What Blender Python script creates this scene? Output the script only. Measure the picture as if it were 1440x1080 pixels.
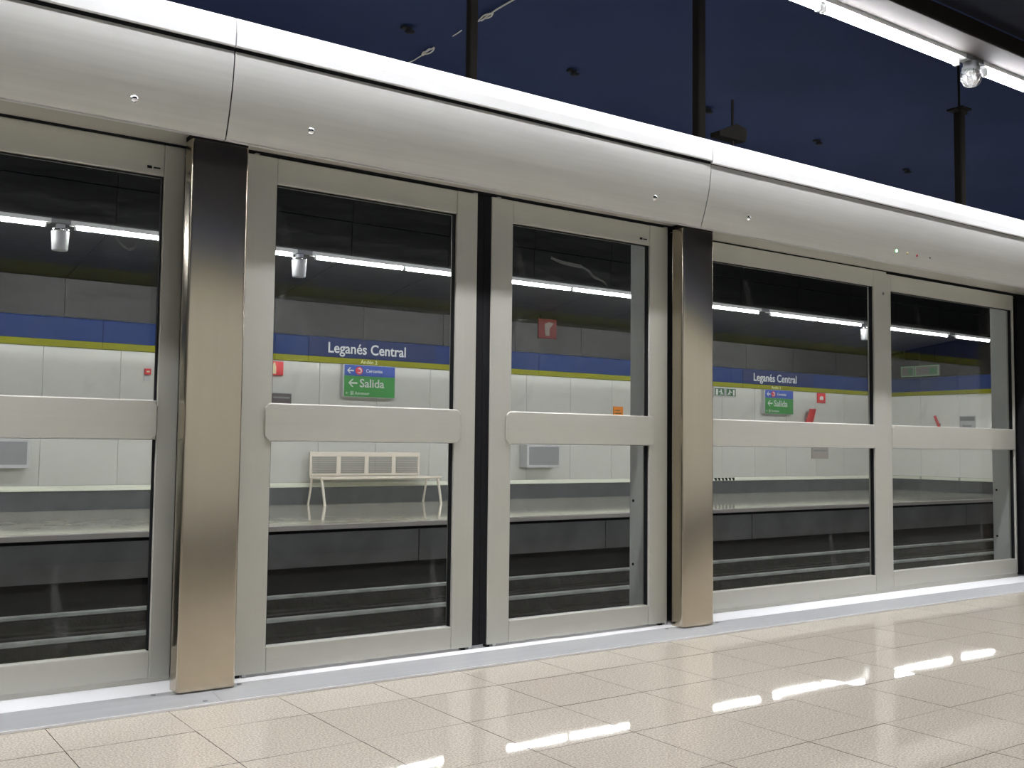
import bpy, math, random
from mathutils import Vector, Matrix, Euler

random.seed(7)
scene = bpy.context.scene
for o in list(bpy.data.objects):
    bpy.data.objects.remove(o, do_unlink=True)
col = scene.collection

# ------------------------------------------------------------------ camera
CAM_H, CAM_D = 0.943, 3.6636
YAW, PITCH, ROLL = 0.615345, 0.059768, 0.011119
FPX = 1439.84
cam_data = bpy.data.cameras.new('camera')
cam = bpy.data.objects.new('camera', cam_data)
col.objects.link(cam)
cam_data.sensor_fit = 'HORIZONTAL'
cam_data.sensor_width = 36.0
cam_data.lens = 36.0 * FPX / 1440.0
cam_data.clip_start = 0.05
cam_data.clip_end = 200
cy, sy, cp, sp = math.cos(YAW), math.sin(YAW), math.cos(PITCH), math.sin(PITCH)
fw = Vector((sy * cp, cy * cp, sp)); rt = Vector((cy, -sy, 0)); up = rt.cross(fw)
cr, sr = math.cos(ROLL), math.sin(ROLL)
R_, U_ = rt * cr + up * sr, -rt * sr + up * cr
cam.matrix_world = Matrix(((R_.x, U_.x, -fw.x, 0), (R_.y, U_.y, -fw.y, -CAM_D), (R_.z, U_.z, -fw.z, CAM_H), (0, 0, 0, 1)))
scene.camera = cam

# ------------------------------------------------------------------ world, exposure
w = bpy.data.worlds.new('world'); scene.world = w; w.use_nodes = True
w.node_tree.nodes['Background'].inputs[0].default_value = (0.02, 0.025, 0.05, 1)
w.node_tree.nodes['Background'].inputs[1].default_value = 0.1
vs = scene.view_settings
vs.view_transform = 'Standard'; vs.look = 'None'; vs.gamma = 1.0; vs.use_curve_mapping = False
vs.exposure = 1.95
TUBE = 62.0          # light of the near fluorescent tubes
TUBE_FAR = 30.0      # tubes of the opposite platform, set dimmer to balance the far wall

# ------------------------------------------------------------------ materials
def srgb(r, g, b):
    f = lambda c: (c / 255 / 12.92) if c / 255 <= 0.04045 else ((c / 255 + 0.055) / 1.055) ** 2.4
    return (f(r), f(g), f(b), 1)

def mat(name, colour, rough=0.5, metal=0.0, spec=0.5, noise=None, bump=None, streak=None, aniso=0.0, emit=None, rvar=None):
    """noise=(scale, amount) speckles the colour; streak=(axis scale vector, amount) brushes it; bump=(scale, strength)"""
    m = bpy.data.materials.new(name); m.use_nodes = True
    nt = m.node_tree; p = nt.nodes['Principled BSDF']
    p.inputs['Base Color'].default_value = colour
    p.inputs['Roughness'].default_value = rough
    p.inputs['Metallic'].default_value = metal
    p.inputs['Specular IOR Level'].default_value = spec
    p.inputs['Anisotropic'].default_value = aniso
    tc = nt.nodes.new('ShaderNodeTexCoord')
    def tex(scale, vec=None, detail=3):
        n = nt.nodes.new('ShaderNodeTexNoise'); n.inputs['Scale'].default_value = scale; n.inputs['Detail'].default_value = detail
        if vec:
            mp = nt.nodes.new('ShaderNodeMapping'); mp.inputs['Scale'].default_value = vec
            nt.links.new(tc.outputs['Object'], mp.inputs['Vector']); nt.links.new(mp.outputs[0], n.inputs['Vector'])
        else:
            nt.links.new(tc.outputs['Object'], n.inputs['Vector'])
        return n
    src = None
    for spec_ in (noise, streak):
        if not spec_:
            continue
        n = tex(spec_[0]) if spec_ is noise else tex(1.0, spec_[0])
        r = nt.nodes.new('ShaderNodeMapRange')
        r.inputs['From Min'].default_value = 0.3; r.inputs['From Max'].default_value = 0.7
        r.inputs['To Min'].default_value = 1 - spec_[1]; r.inputs['To Max'].default_value = 1 + spec_[1]
        nt.links.new(n.outputs['Fac'], r.inputs['Value'])
        mx = nt.nodes.new('ShaderNodeMix'); mx.data_type = 'RGBA'; mx.blend_type = 'MULTIPLY'
        mx.inputs['Factor'].default_value = 1.0
        if src is None: mx.inputs['A'].default_value = colour
        else: nt.links.new(src, mx.inputs['A'])
        nt.links.new(r.outputs[0], mx.inputs['B'])
        src = mx.outputs['Result']
    if src is not None: nt.links.new(src, p.inputs['Base Color'])
    if rvar:
        n = tex(rvar[0], rvar[2] if len(rvar) > 2 else None)
        r = nt.nodes.new('ShaderNodeMapRange')
        r.inputs['To Min'].default_value = rough - rvar[1]; r.inputs['To Max'].default_value = rough + rvar[1]
        nt.links.new(n.outputs['Fac'], r.inputs['Value']); nt.links.new(r.outputs[0], p.inputs['Roughness'])
    if bump:
        n = tex(bump[0], bump[2] if len(bump) > 2 else None)
        b = nt.nodes.new('ShaderNodeBump'); b.inputs['Strength'].default_value = bump[1]; b.inputs['Distance'].default_value = 0.02
        nt.links.new(n.outputs['Fac'], b.inputs['Height']); nt.links.new(b.outputs[0], p.inputs['Normal'])
    if emit:
        p.inputs['Emission Color'].default_value = emit[0]; p.inputs['Emission Strength'].default_value = emit[1]
    return m

M = {}
M['alu'] = mat('satin_aluminium', (0.53, 0.525, 0.47, 1), 0.42, 0.3, streak=((90, 3, 1), 0.015))
M['alu_rail'] = mat('satin_aluminium_rail', (0.54, 0.53, 0.475, 1), 0.40, 0.3, streak=((1, 3, 90), 0.015))
M['fascia'] = mat('header_aluminium', (0.66, 0.655, 0.62, 1), 0.50, 0.7, streak=((1.2, 1, 60), 0.04), rvar=(1.0, 0.05, (0.8, 1, 30)))
M['strip'] = mat('header_top_aluminium', (0.80, 0.80, 0.79, 1), 0.45, 0.35)
M['steel'] = mat('brushed_stainless', (0.48, 0.42, 0.335, 1), 0.18, 1.0, streak=((60, 4, 1), 0.02))
M['post'] = mat('grey_painted_steel', (0.92, 0.94, 0.94, 1), 0.5, 0.0)
M['black'] = mat('black_rubber', (0.006, 0.006, 0.008, 1), 0.7, spec=0.2)
M['gap'] = mat('dark_recess', (0.012, 0.012, 0.014, 1), 0.8, spec=0.1)
M['sill_ramp'] = mat('sill_ramp_aluminium', (0.58, 0.585, 0.585, 1), 0.45, 0.5, streak=((1, 60, 60), 0.05))
M['sill_plate'] = mat('sill_plate_aluminium', (0.95, 0.95, 0.96, 1), 0.45, 0.0)
M['chrome'] = mat('chrome', (0.8, 0.8, 0.82, 1), 0.08, 1.0)
M['tile'] = mat('polished_terrazzo', (0.575, 0.515, 0.43, 1), 0.022, spec=0.55, noise=(150, 0.34), rvar=(3, 0.012))
M['grout'] = mat('tile_joint', (0.10, 0.088, 0.072, 1), 0.9, spec=0.1)
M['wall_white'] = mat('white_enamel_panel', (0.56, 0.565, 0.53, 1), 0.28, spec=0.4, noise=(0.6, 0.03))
M['wall_white_brightened'] = mat('white_panel_brightened', (0.84, 0.85, 0.81, 1), 0.3, spec=0.4)  # same white panels, colour lightened because little light reaches the end wall
M['wall_back'] = mat('wall_joint', (0.44, 0.455, 0.435, 1), 0.8)
M['blue'] = mat('blue_enamel', srgb(30, 52, 102), 0.45, spec=0.08)
M['blue_sign'] = mat('blue_sign_face', srgb(28, 42, 86), 0.5, spec=0.15)
M['blue_exit'] = mat('blue_exit_face', srgb(62, 86, 165), 0.5, spec=0.15)
M['olive'] = mat('olive_enamel', srgb(128, 130, 20), 0.5, spec=0.1)
M['base'] = mat('dark_granite', (0.075, 0.082, 0.088, 1), 0.3, noise=(6, 0.15))
M['ledge'] = mat('pale_ledge', (0.82, 0.85, 0.72, 1), 0.35)
M['farfloor'] = mat('far_terrazzo', (0.72, 0.69, 0.58, 1), 0.07, spec=0.8, noise=(3, 0.08))
M['nosing'] = mat('platform_nosing', (0.36, 0.33, 0.31, 1), 0.6)
M['face'] = mat('platform_face', (0.085, 0.085, 0.085, 1), 0.7, noise=(2.2, 0.25))
M['bed'] = mat('track_bed', (0.018, 0.018, 0.016, 1), 0.9, spec=0.1, noise=(7, 0.35), bump=(20, 0.6))
M['rail'] = mat('rail_steel', (0.30, 0.32, 0.30, 1), 0.6, 0.1, noise=(5, 0.2))
M['mesh'] = mat('dark_mesh_metal', (0.0065, 0.0065, 0.006, 1), 0.36, 0.10, spec=0.25, noise=(70, 0.18), bump=(1.0, 0.9, (1.1, 1.0, 3.2)))
M['soffit_metal'] = mat('dark_soffit_metal', (0.038, 0.038, 0.036, 1), 0.5, 0.0, spec=0.2, noise=(60, 0.2), bump=(1.0, 0.8, (1.3, 2.0, 1.0)))
M['navy'] = mat('navy_ceiling', (0.0165, 0.0265, 0.075, 1), 0.85, spec=0.1, noise=(0.5, 0.12))
M['near_ceiling'] = mat('near_dark_ceiling', (0.010, 0.011, 0.016, 1), 0.9, spec=0.05, noise=(3, 0.15))
M['brown_beam'] = mat('brown_edge_beam', (0.016, 0.014, 0.0125, 1), 0.8, spec=0.05)
M['brown'] = mat('brown_grey_metal', (0.11, 0.095, 0.08, 1), 0.6, 0.2)
M['darkpost'] = mat('dark_brown_post', (0.0055, 0.0045, 0.0036, 1), 0.8, spec=0.08)
M['crack'] = mat('pale_crack', (0.55, 0.52, 0.45, 1), 0.8)
M['white'] = mat('white_enamel_housing', (0.86, 0.87, 0.88, 1), 0.4)
M['tube'] = mat('fluorescent_tube', (0.9, 0.9, 0.95, 1), 0.4, emit=((0.95, 0.96, 1.0, 1), TUBE))
M['tube_far'] = mat('fluorescent_tube_far', (0.9, 0.9, 0.95, 1), 0.4, emit=((0.95, 0.96, 1.0, 1), TUBE_FAR))
M['letter'] = mat('white_lettering', (0.62, 0.64, 0.63, 1), 0.5)
M['letter_pale'] = mat('pale_lettering', (0.62, 0.66, 0.35, 1), 0.5)
M['green'] = mat('green_sign_face', srgb(52, 140, 62), 0.4)
M['darkgreen'] = mat('dark_green_sign_face', srgb(38, 90, 50), 0.4)
M['red'] = mat('red_sign_face', srgb(205, 40, 45), 0.4)
M['red_dull'] = mat('dull_red_sign_face', srgb(84, 24, 22), 0.6, spec=0.2)
M['sign_frame'] = mat('pale_green_frame', srgb(110, 140, 110), 0.6, spec=0.2)
M['orange'] = mat('orange_sign_face', srgb(235, 140, 25), 0.4)
M['cream'] = mat('cream_pictogram', (0.75, 0.66, 0.42, 1), 0.5)
M['bench'] = mat('bench_steel', (0.86, 0.79, 0.69, 1), 0.33, 0.35)
M['bench_slat'] = mat('bench_slat_steel', (0.40, 0.385, 0.35, 1), 0.4, 0.4)
M['boxgrey'] = mat('grey_box_face', (0.24, 0.25, 0.26, 1), 0.45)
M['boxframe'] = mat('light_grey_frame', (0.50, 0.51, 0.52, 1), 0.45)
M['darkbox'] = mat('dark_equipment_box', (0.09, 0.075, 0.075, 1), 0.5)
M['led_green'] = mat('green_indicator', (0.1, 0.6, 0.2, 1), 0.3, emit=((0.25, 1.0, 0.35, 1), 2.0))
M['led_amber'] = mat('amber_indicator', (0.45, 0.40, 0.18, 1), 0.15)
M['led_red'] = mat('red_indicator', (0.35, 0.03, 0.06, 1), 0.15)
M['globe'] = mat('ribbed_glass_globe', (0.85, 0.85, 0.82, 1), 0.12, spec=0.6)
M['globe'].node_tree.nodes['Principled BSDF'].inputs['Transmission Weight'].default_value = 0.75

def glass_mat():
    m = bpy.data.materials.new('door_glass'); m.use_nodes = True
    nt = m.node_tree; nt.nodes.clear()
    out = nt.nodes.new('ShaderNodeOutputMaterial')
    tr = nt.nodes.new('ShaderNodeBsdfTransparent'); tr.inputs[0].default_value = (0.86, 0.865, 0.84, 1)
    gl = nt.nodes.new('ShaderNodeBsdfGlossy'); gl.inputs['Roughness'].default_value = 0.0
    lw = nt.nodes.new('ShaderNodeLayerWeight'); lw.inputs['Blend'].default_value = 0.5
    pw = nt.nodes.new('ShaderNodeMath'); pw.operation = 'POWER'; pw.inputs[1].default_value = 5.0
    fr = nt.nodes.new('ShaderNodeMath'); fr.operation = 'MULTIPLY_ADD'; fr.inputs[1].default_value = 0.9; fr.inputs[2].default_value = 0.021
    nt.links.new(lw.outputs['Facing'], pw.inputs[0]); nt.links.new(pw.outputs[0], fr.inputs[0])
    mx = nt.nodes.new('ShaderNodeMixShader')
    nt.links.new(fr.outputs[0], mx.inputs[0]); nt.links.new(tr.outputs[0], mx.inputs[1]); nt.links.new(gl.outputs[0], mx.inputs[2])
    # wiped smears of dust on the pane
    tc = nt.nodes.new('ShaderNodeTexCoord')
    mp = nt.nodes.new('ShaderNodeMapping'); mp.inputs['Scale'].default_value = (2.2, 1, 1.3)
    n = nt.nodes.new('ShaderNodeTexNoise'); n.inputs['Scale'].default_value = 2.0; n.inputs['Detail'].default_value = 7; n.inputs['Distortion'].default_value = 1.4
    nt.links.new(tc.outputs['Object'], mp.inputs[0]); nt.links.new(mp.outputs[0], n.inputs['Vector'])
    r = nt.nodes.new('ShaderNodeMapRange'); r.inputs['From Min'].default_value = 0.60; r.inputs['From Max'].default_value = 0.86
    r.inputs['To Min'].default_value = 0.0; r.inputs['To Max'].default_value = 0.10
    nt.links.new(n.outputs['Fac'], r.inputs['Value'])
    df = nt.nodes.new('ShaderNodeBsdfDiffuse'); df.inputs[0].default_value = (0.75, 0.78, 0.8, 1)
    m2 = nt.nodes.new('ShaderNodeMixShader')
    nt.links.new(r.outputs[0], m2.inputs[0]); nt.links.new(mx.outputs[0], m2.inputs[1]); nt.links.new(df.outputs[0], m2.inputs[2])
    nt.links.new(m2.outputs[0], out.inputs[0])
    return m
M['glass'] = glass_mat()

def smear_mat():
    m = bpy.data.materials.new('dust_smear'); m.use_nodes = True
    nt = m.node_tree; nt.nodes.clear()
    out = nt.nodes.new('ShaderNodeOutputMaterial'); mx = nt.nodes.new('ShaderNodeMixShader'); mx.inputs[0].default_value = 0.09
    tr = nt.nodes.new('ShaderNodeBsdfTransparent'); df = nt.nodes.new('ShaderNodeBsdfDiffuse'); df.inputs[0].default_value = (0.75, 0.78, 0.8, 1)
    nt.links.new(tr.outputs[0], mx.inputs[1]); nt.links.new(df.outputs[0], mx.inputs[2]); nt.links.new(mx.outputs[0], out.inputs[0])
    return m
M['smear'] = smear_mat()

# ------------------------------------------------------------------ builders
class MB:
    def __init__(s): s.v, s.f, s.smooth = [], [], []
    def add(s, vs_, fs, smooth=False):
        b = len(s.v); s.v += [tuple(x) for x in vs_]
        s.f += [tuple(b + i for i in f) for f in fs]; s.smooth += [smooth] * len(fs)
        return s
    def box(s, x0, x1, y0, y1, z0, z1):
        return s.add([(x0, y0, z0), (x1, y0, z0), (x1, y1, z0), (x0, y1, z0), (x0, y0, z1), (x1, y0, z1), (x1, y1, z1), (x0, y1, z1)],
                     [(0, 3, 2, 1), (4, 5, 6, 7), (0, 1, 5, 4), (1, 2, 6, 5), (2, 3, 7, 6), (3, 0, 4, 7)])
    def prism_xz(s, pts, y0, y1):               # outline in X,Z, thickness along Y (outline counter-clockwise seen from -Y)
        n = len(pts)
        v = [(x, y0, z) for x, z in pts] + [(x, y1, z) for x, z in pts]
        f = [tuple(range(n)), tuple(range(2 * n - 1, n - 1, -1))] + [(i, i + n, (i + 1) % n + n, (i + 1) % n) for i in range(n)]
        return s.add(v, f)
    def prism_yz(s, pts, x0, x1, smooth=False):  # outline in Y,Z swept along X
        n = len(pts)
        v = [(x0, y, z) for y, z in pts] + [(x1, y, z) for y, z in pts]
        s.add(v, [tuple(range(n - 1, -1, -1)), tuple(range(n, 2 * n))])
        return s.add(v, [(i, (i + 1) % n, (i + 1) % n + n, i + n) for i in range(n)], smooth)
    def rbox(s, x0, x1, y0, y1, z0, z1, r, n=4):  # box with rounded vertical edges
        pts = []
        for cx, cy_, a in ((x1 - r, y1 - r, 0), (x0 + r, y1 - r, 90), (x0 + r, y0 + r, 180), (x1 - r, y0 + r, 270)):
            for k in range(n + 1):
                t = math.radians(a + 90 * k / n); pts.append((cx + r * math.cos(t), cy_ + r * math.sin(t)))
        m = len(pts); v = [(x, y, z0) for x, y in pts] + [(x, y, z1) for x, y in pts]
        s.add(v, [tuple(range(m - 1, -1, -1)), tuple(range(m, 2 * m))])
        return s.add(v, [(i, (i + 1) % m, (i + 1) % m + m, i + m) for i in range(m)], True)
    def tube(s, pts, r, n=10, r_end=None):
        pts = [Vector(p) for p in pts]; rings = []
        for i, p in enumerate(pts):
            d = (pts[min(i + 1, len(pts) - 1)] - pts[max(i - 1, 0)]).normalized()
            a = d.cross(Vector((0, 0, 1)))
            if a.length < 1e-4: a = Vector((1, 0, 0))
            a.normalize(); b = d.cross(a)
            rr = r if r_end is None else r + (r_end - r) * i / (len(pts) - 1)
            rings.append([p + a * rr * math.cos(2 * math.pi * k / n) + b * rr * math.sin(2 * math.pi * k / n) for k in range(n)])
        v = [q for g in rings for q in g]; f = []
        for i in range(len(rings) - 1):
            for k in range(n):
                f.append((i * n + k, i * n + (k + 1) % n, (i + 1) * n + (k + 1) % n, (i + 1) * n + k))
        s.add(v, f, True)
        return s.add(v, [tuple(range(n - 1, -1, -1)), tuple(range(len(v) - n, len(v)))])
    def lathe(s, prof, n=20, c=(0, 0, 0)):       # profile of (radius, z) round the Z axis
        v = [(c[0] + r * math.cos(2 * math.pi * k / n), c[1] + r * math.sin(2 * math.pi * k / n), c[2] + z) for r, z in prof for k in range(n)]
        f = [(i * n + k, i * n + (k + 1) % n, (i + 1) * n + (k + 1) % n, (i + 1) * n + k) for i in range(len(prof) - 1) for k in range(n)]
        return s.add(v, f, True)
    def build(s, name, m, parent=None, loc=(0, 0, 0)):
        me = bpy.data.meshes.new(name); me.from_pydata(s.v, [], s.f)
        me.polygons.foreach_set('use_smooth', s.smooth); me.update()
        me.materials.append(M[m] if isinstance(m, str) else m)
        o = bpy.data.objects.new(name, me); col.objects.link(o); o.location = loc
        if parent: o.parent = parent
        return o

def tag(o, label, cat, group=None, kind=None):
    o['label'] = label; o['category'] = cat
    if group: o['group'] = group
    if kind: o['kind'] = kind
    return o
def thing(name, label, cat, loc=(0, 0, 0), group=None, kind=None):
    o = bpy.data.objects.new(name, None); col.objects.link(o); o.location = loc; o.empty_display_size = 0.2
    return tag(o, label, cat, group, kind)
def bevel(o, wdt, seg=2):
    b = o.modifiers.new('bevel', 'BEVEL'); b.width = wdt; b.segments = seg; b.limit_method = 'ANGLE'; b.angle_limit = math.radians(40)
    return o
def box(name, m, parent, x0, x1, y0, y1, z0, z1, bev=0, loc=(0, 0, 0)):
    o = MB().box(x0, x1, y0, y1, z0, z1).build(name, m, parent, loc)
    if bev: bevel(o, bev)
    return o
def copy_tree(o, parent=None):
    c = o.copy(); col.objects.link(c); c.parent = parent
    for ch in list(o.children): copy_tree(ch, c)
    return c

def text(name, body, size, m, parent, x, y, z, align='LEFT', width=1.0, thick=0.002, facing=0.0):
    cu = bpy.data.curves.new(name, 'FONT'); cu.body = body; cu.size = size; cu.align_x = align
    cu.extrude = thick; cu.offset = size * 0.013; cu.resolution_u = 3
    tmp = bpy.data.objects.new('tmp', cu); col.objects.link(tmp)
    dg = bpy.context.evaluated_depsgraph_get(); dg.update()
    me = bpy.data.meshes.new_from_object(tmp.evaluated_get(dg))
    bpy.data.objects.remove(tmp, do_unlink=True)
    me.transform(Matrix.Rotation(facing, 4, 'Z') @ Matrix.Rotation(math.radians(90), 4, 'X') @ Matrix.Diagonal((width, 1, 1, 1)))
    me.materials.clear(); me.materials.append(M[m]); me.name = name
    o = bpy.data.objects.new(name, me); col.objects.link(o); o.parent = parent; o.location = (x, y, z)
    return o

def arrow(x, z, s, y0, y1, mb=None):            # arrow pointing left, tip at x
    mb = mb or MB()
    t = s * 0.16
    mb.prism_xz([(x + t, z - t * 0.7), (x + s * 1.25, z - t * 0.7), (x + s * 1.25, z + t * 0.7), (x + t, z + t * 0.7)], y0, y1)
    mb.prism_xz([(x, z), (x + s * 0.5, z - s * 0.5), (x + s * 0.72, z - s * 0.5), (x + s * 0.22, z)], y0, y1)
    mb.prism_xz([(x, z), (x + s * 0.22, z), (x + s * 0.72, z + s * 0.5), (x + s * 0.5, z + s * 0.5)], y0, y1)
    return mb
def disc(x, z, r, y0, y1, n=24, mb=None):
    return (mb or MB()).prism_xz([(x + r * math.cos(2 * math.pi * k / n), z + r * math.sin(2 * math.pi * k / n)) for k in range(n)], y0, y1)

XL, XR = -9.0, 21.5           # ends of the station
YW = 11.1                     # far wall
YN = -4.05                    # wall behind the camera
YE = 7.3                      # edge of the far platform

# ================================================================== SETTING
# ---- near floor of polished tiles
floor = MB().box(XL, XR, YN, 0.62, -0.30, -0.006).build('floor', 'grout')
tag(floor, 'beige polished terrazzo tile floor of the near platform', 'floor', kind='structure')
PX, PY, X0, Y1 = 0.4, 0.394, 0.7324, -0.2962
GAP = 0.0017
def tile_mesh(wx, wy):
    b = 0.0006
    return MB().add([(-wx, -wy, -0.006), (wx, -wy, -0.006), (wx, wy, -0.006), (-wx, wy, -0.006),
                     (-wx, -wy, -b), (wx, -wy, -b), (wx, wy, -b), (-wx, wy, -b),
                     (-wx + b, -wy + b, 0), (wx - b, -wy + b, 0), (wx - b, wy - b, 0), (-wx + b, wy - b, 0)],
                    [(8, 9, 10, 11)] + [(a, (a + 1) % 4, 4 + (a + 1) % 4, 4 + a) for a in range(4)] + [(4 + a, 4 + (a + 1) % 4, 8 + (a + 1) % 4, 8 + a) for a in range(4)])
proto = None; proto0 = None
NX0, NX1 = -1, 33
for j in range(6):
    ya, yb = (0.0, Y1) if j == 0 else (Y1 - PY * (j - 1), Y1 - PY * j)
    for i in range(NX0, NX1):
        cx = X0 + PX * (i + 0.5); cyy = (ya + yb) / 2
        if j == 0:
            if proto0 is None: o = proto0 = tile_mesh((PX - GAP) / 2, (ya - yb - GAP) / 2).build('floor_tile', 'tile', floor)
            else: o = proto0.copy(); col.objects.link(o)
        else:
            if proto is None: o = proto = tile_mesh((PX - GAP) / 2, (PY - GAP) / 2).build('floor_tile', 'tile', floor)
            else: o = proto.copy(); col.objects.link(o)
        if len(o.data.materials) == 1:
            o.data.materials.append(M['grout'])
            for pi, pl in enumerate(o.data.polygons): pl.material_index = 0 if pi == 0 else 1
        o.location = (cx, cyy, 0)
        o.rotation_euler = (random.uniform(-1, 1) * 0.0016, random.uniform(-1, 1) * 0.0012, 0)
        o.parent = floor
xa, xb, yb = X0 + PX * NX0, X0 + PX * NX1, Y1 - PY * 5
rest = MB()
rest.box(XL, xa - GAP, YN, 0, -0.006, 0); rest.box(xb + GAP, XR, YN, 0, -0.006, 0); rest.box(xa, xb, YN, yb - GAP, -0.006, 0)
o = rest.build('floor_paving', 'tile', floor); o['kind'] = 'stuff'

# ---- track pit
pit = MB(); pit.box(XL, XR, 0.62, 12.6, -1.2, -0.95)
tag(pit.build('floor_trackbed', 'bed'), 'dark concrete track bed between the two platforms', 'track bed', kind='structure')
tag(MB().box(XL, XR, 0.55, 0.619, -0.95, -0.31).build('wall_near_platform_face', 'face'), 'dark face of the near platform below the doors', 'platform face', kind='structure')

# ---- far platform
fp = MB().box(XL, XR, YE + 0.12, YW + 0.3, -0.06, 0.0).build('floor_far', 'farfloor')
tag(fp, 'glossy grey beige floor of the opposite platform', 'floor', kind='structure')
box('nosing', 'nosing', fp, XL, XR, YE, YE + 0.119, -0.055, 0.0, 0.006)
pf = MB().box(XL, XR, YE + 0.22, YE + 0.5, -0.95, -0.061).build('wall_far_platform_face', 'gap')
tag(pf, 'dark panelled face of the opposite platform above the rails', 'platform face', kind='structure')
x = XL + 0.4
pm = MB().box(0, 2.985, YE + 0.02, YE + 0.08, -0.475, -0.095)
first = None
while x < XR - 3:
    if first is None: first = o = pm.build('face_panel', 'face', pf)
    else: o = first.copy(); col.objects.link(o); o.parent = pf
    o.location.x = x; x += 3.0
box('kerb', 'bed', pf, XL, XR, YE + 0.0, YE + 0.22, -0.95, -0.80)

# ---- walls
def side_wall_far():
    wl = MB().box(XL, XR, YW + 0.03, YW + 0.3, 0, 5.4).build('wall_far', 'wall_back')
    tag(wl, 'opposite platform wall of white panels under a blue band', 'wall', kind='structure')
    f = None; x = -0.243 - 8
    while x < XR - 0.2:
        wdt = 1.0
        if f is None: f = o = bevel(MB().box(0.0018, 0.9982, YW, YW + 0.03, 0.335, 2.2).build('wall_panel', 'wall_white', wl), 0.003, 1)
        else: o = f.copy(); col.objects.link(o); o.parent = wl
        o.location.x = x; x += 1.0
    f = None; x = XL
    while x < XR - 0.1:
        L = 2.5
        if f is None:
            f = o = MB().prism_yz([(YW - 0.035, 2.296), (YW - 0.035, 2.585), (YW - 0.022, 2.605), (YW + 0.03, 2.612), (YW + 0.03, 2.296)][::-1], 0.002, L - 0.002).build('band_panel', 'blue', wl)
            g = MB().box(0.002, L - 0.002, YW - 0.033, YW + 0.03, 2.203, 2.294).build('olive_strip', 'olive', wl)
        else:
            o = f.copy(); col.objects.link(o); o.parent = wl
            g = g.copy(); col.objects.link(g); g.parent = wl
        o.location.x = x; g.location.x = x; x += L
        if x + L > XR + 0.05: break
    L = XR - x
    if L > 0.05:
        box('band_panel', 'blue', wl, x, XR, YW - 0.035, YW + 0.03, 2.296, 2.61); box('olive_strip', 'olive', wl, x, XR, YW - 0.033, YW + 0.03, 2.203, 2.294)
    return wl
wf = side_wall_far()
tag(MB().box(XL, XR, YW - 0.03, YW + 0.029, 0, 0.262).build('baseboard_far', 'base'), 'dark granite baseboard along the opposite white wall', 'baseboard', kind='structure')
tr1 = MB().prism_yz([(YW - 0.05, 0.264), (YW + 0.029, 0.264), (YW + 0.029, 0.332), (YW - 0.006, 0.332), (YW - 0.05, 0.285)], XL, XR).build('trim_1', 'ledge')
tag(tr1, 'pale sloping ledge on top of the opposite baseboard', 'trim', kind='structure')
for k in range(6):
    box('slot', 'gap', tr1, 15.50 + k * 0.105, 15.545 + k * 0.105, YW - 0.056, YW - 0.02, 0.268, 0.325)

# end wall beyond the opposite platform
wr = MB().box(XR + 0.03, XR + 0.3, YN, YW + 0.3, -0.95, 5.4).build('wall_right', 'base')
tag(wr, 'white panelled end wall at the far right of the station', 'wall', kind='structure')
ys = [YW - 0.04, 10.28, 9.32, 8.36, 7.4]
for a, b in zip(ys[:-1], ys[1:]):
    box('wall_panel', 'wall_white_brightened', wr, XR, XR + 0.03, b + 0.004, a - 0.004, 0.335, 2.2)
    box('baseboard_panel', 'base', wr, XR - 0.03, XR + 0.03, b + 0.002, a - 0.002, 0.0, 0.262)
    box('ledge_panel', 'ledge', wr, XR - 0.04, XR + 0.03, b + 0.025, a - 0.025, 0.264, 0.33)
    box('band_panel', 'blue', wr, XR - 0.035, XR + 0.03, b + 0.001, a - 0.001, 2.296, 2.61)
    box('olive_strip', 'olive', wr, XR - 0.033, XR + 0.03, b + 0.001, a - 0.001, 2.203, 2.294)
    box('mesh_panel', 'mesh', wr, XR - 0.01, XR + 0.03, b + 0.001, a - 0.001, 2.62, 5.2)
box('dark_panel', 'mesh', wr, XR - 0.01, XR + 0.03, 0.62, 7.39, -0.9, 5.2)
tag(MB().box(XL - 0.3, XL, YN, YW + 0.3, -0.95, 5.4).build('wall_left', 'wall_back'), 'grey end wall outside the left of the view', 'wall', kind='structure')

# wall behind the camera, seen only in reflections
wn = MB().box(XL, XR, YN - 0.3, YN - 0.03, 0, 5.4).build('wall_near', 'wall_back')
tag(wn, 'white panelled wall behind the viewpoint with blue band', 'wall', kind='structure')
f = None
for k in range(15):
    if f is None: f = o = MB().box(0.003, 1.997, YN - 0.03, YN, 0.335, 2.2).build('wall_panel', 'wall_white', wn)
    else: o = f.copy(); col.objects.link(o); o.parent = wn
    o.location.x = XL + 2 * k
box('band_panel', 'blue', wn, XL, XR, YN - 0.03, YN + 0.035, 2.296, 2.61)
box('olive_strip', 'olive', wn, XL, XR, YN - 0.03, YN + 0.033, 2.203, 2.294)
tag(MB().box(XL, XR, YN - 0.029, YN + 0.03, 0, 0.262).build('baseboard_near', 'base'), 'dark granite baseboard behind the viewpoint', 'baseboard', kind='structure')

# ---- ceilings
ce = MB().box(XL, XR, -0.52, 8.1, 5.2, 5.4).build('ceiling', 'navy')
tag(ce, 'dark navy blue ceiling high above the tracks', 'ceiling', kind='structure')

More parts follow.
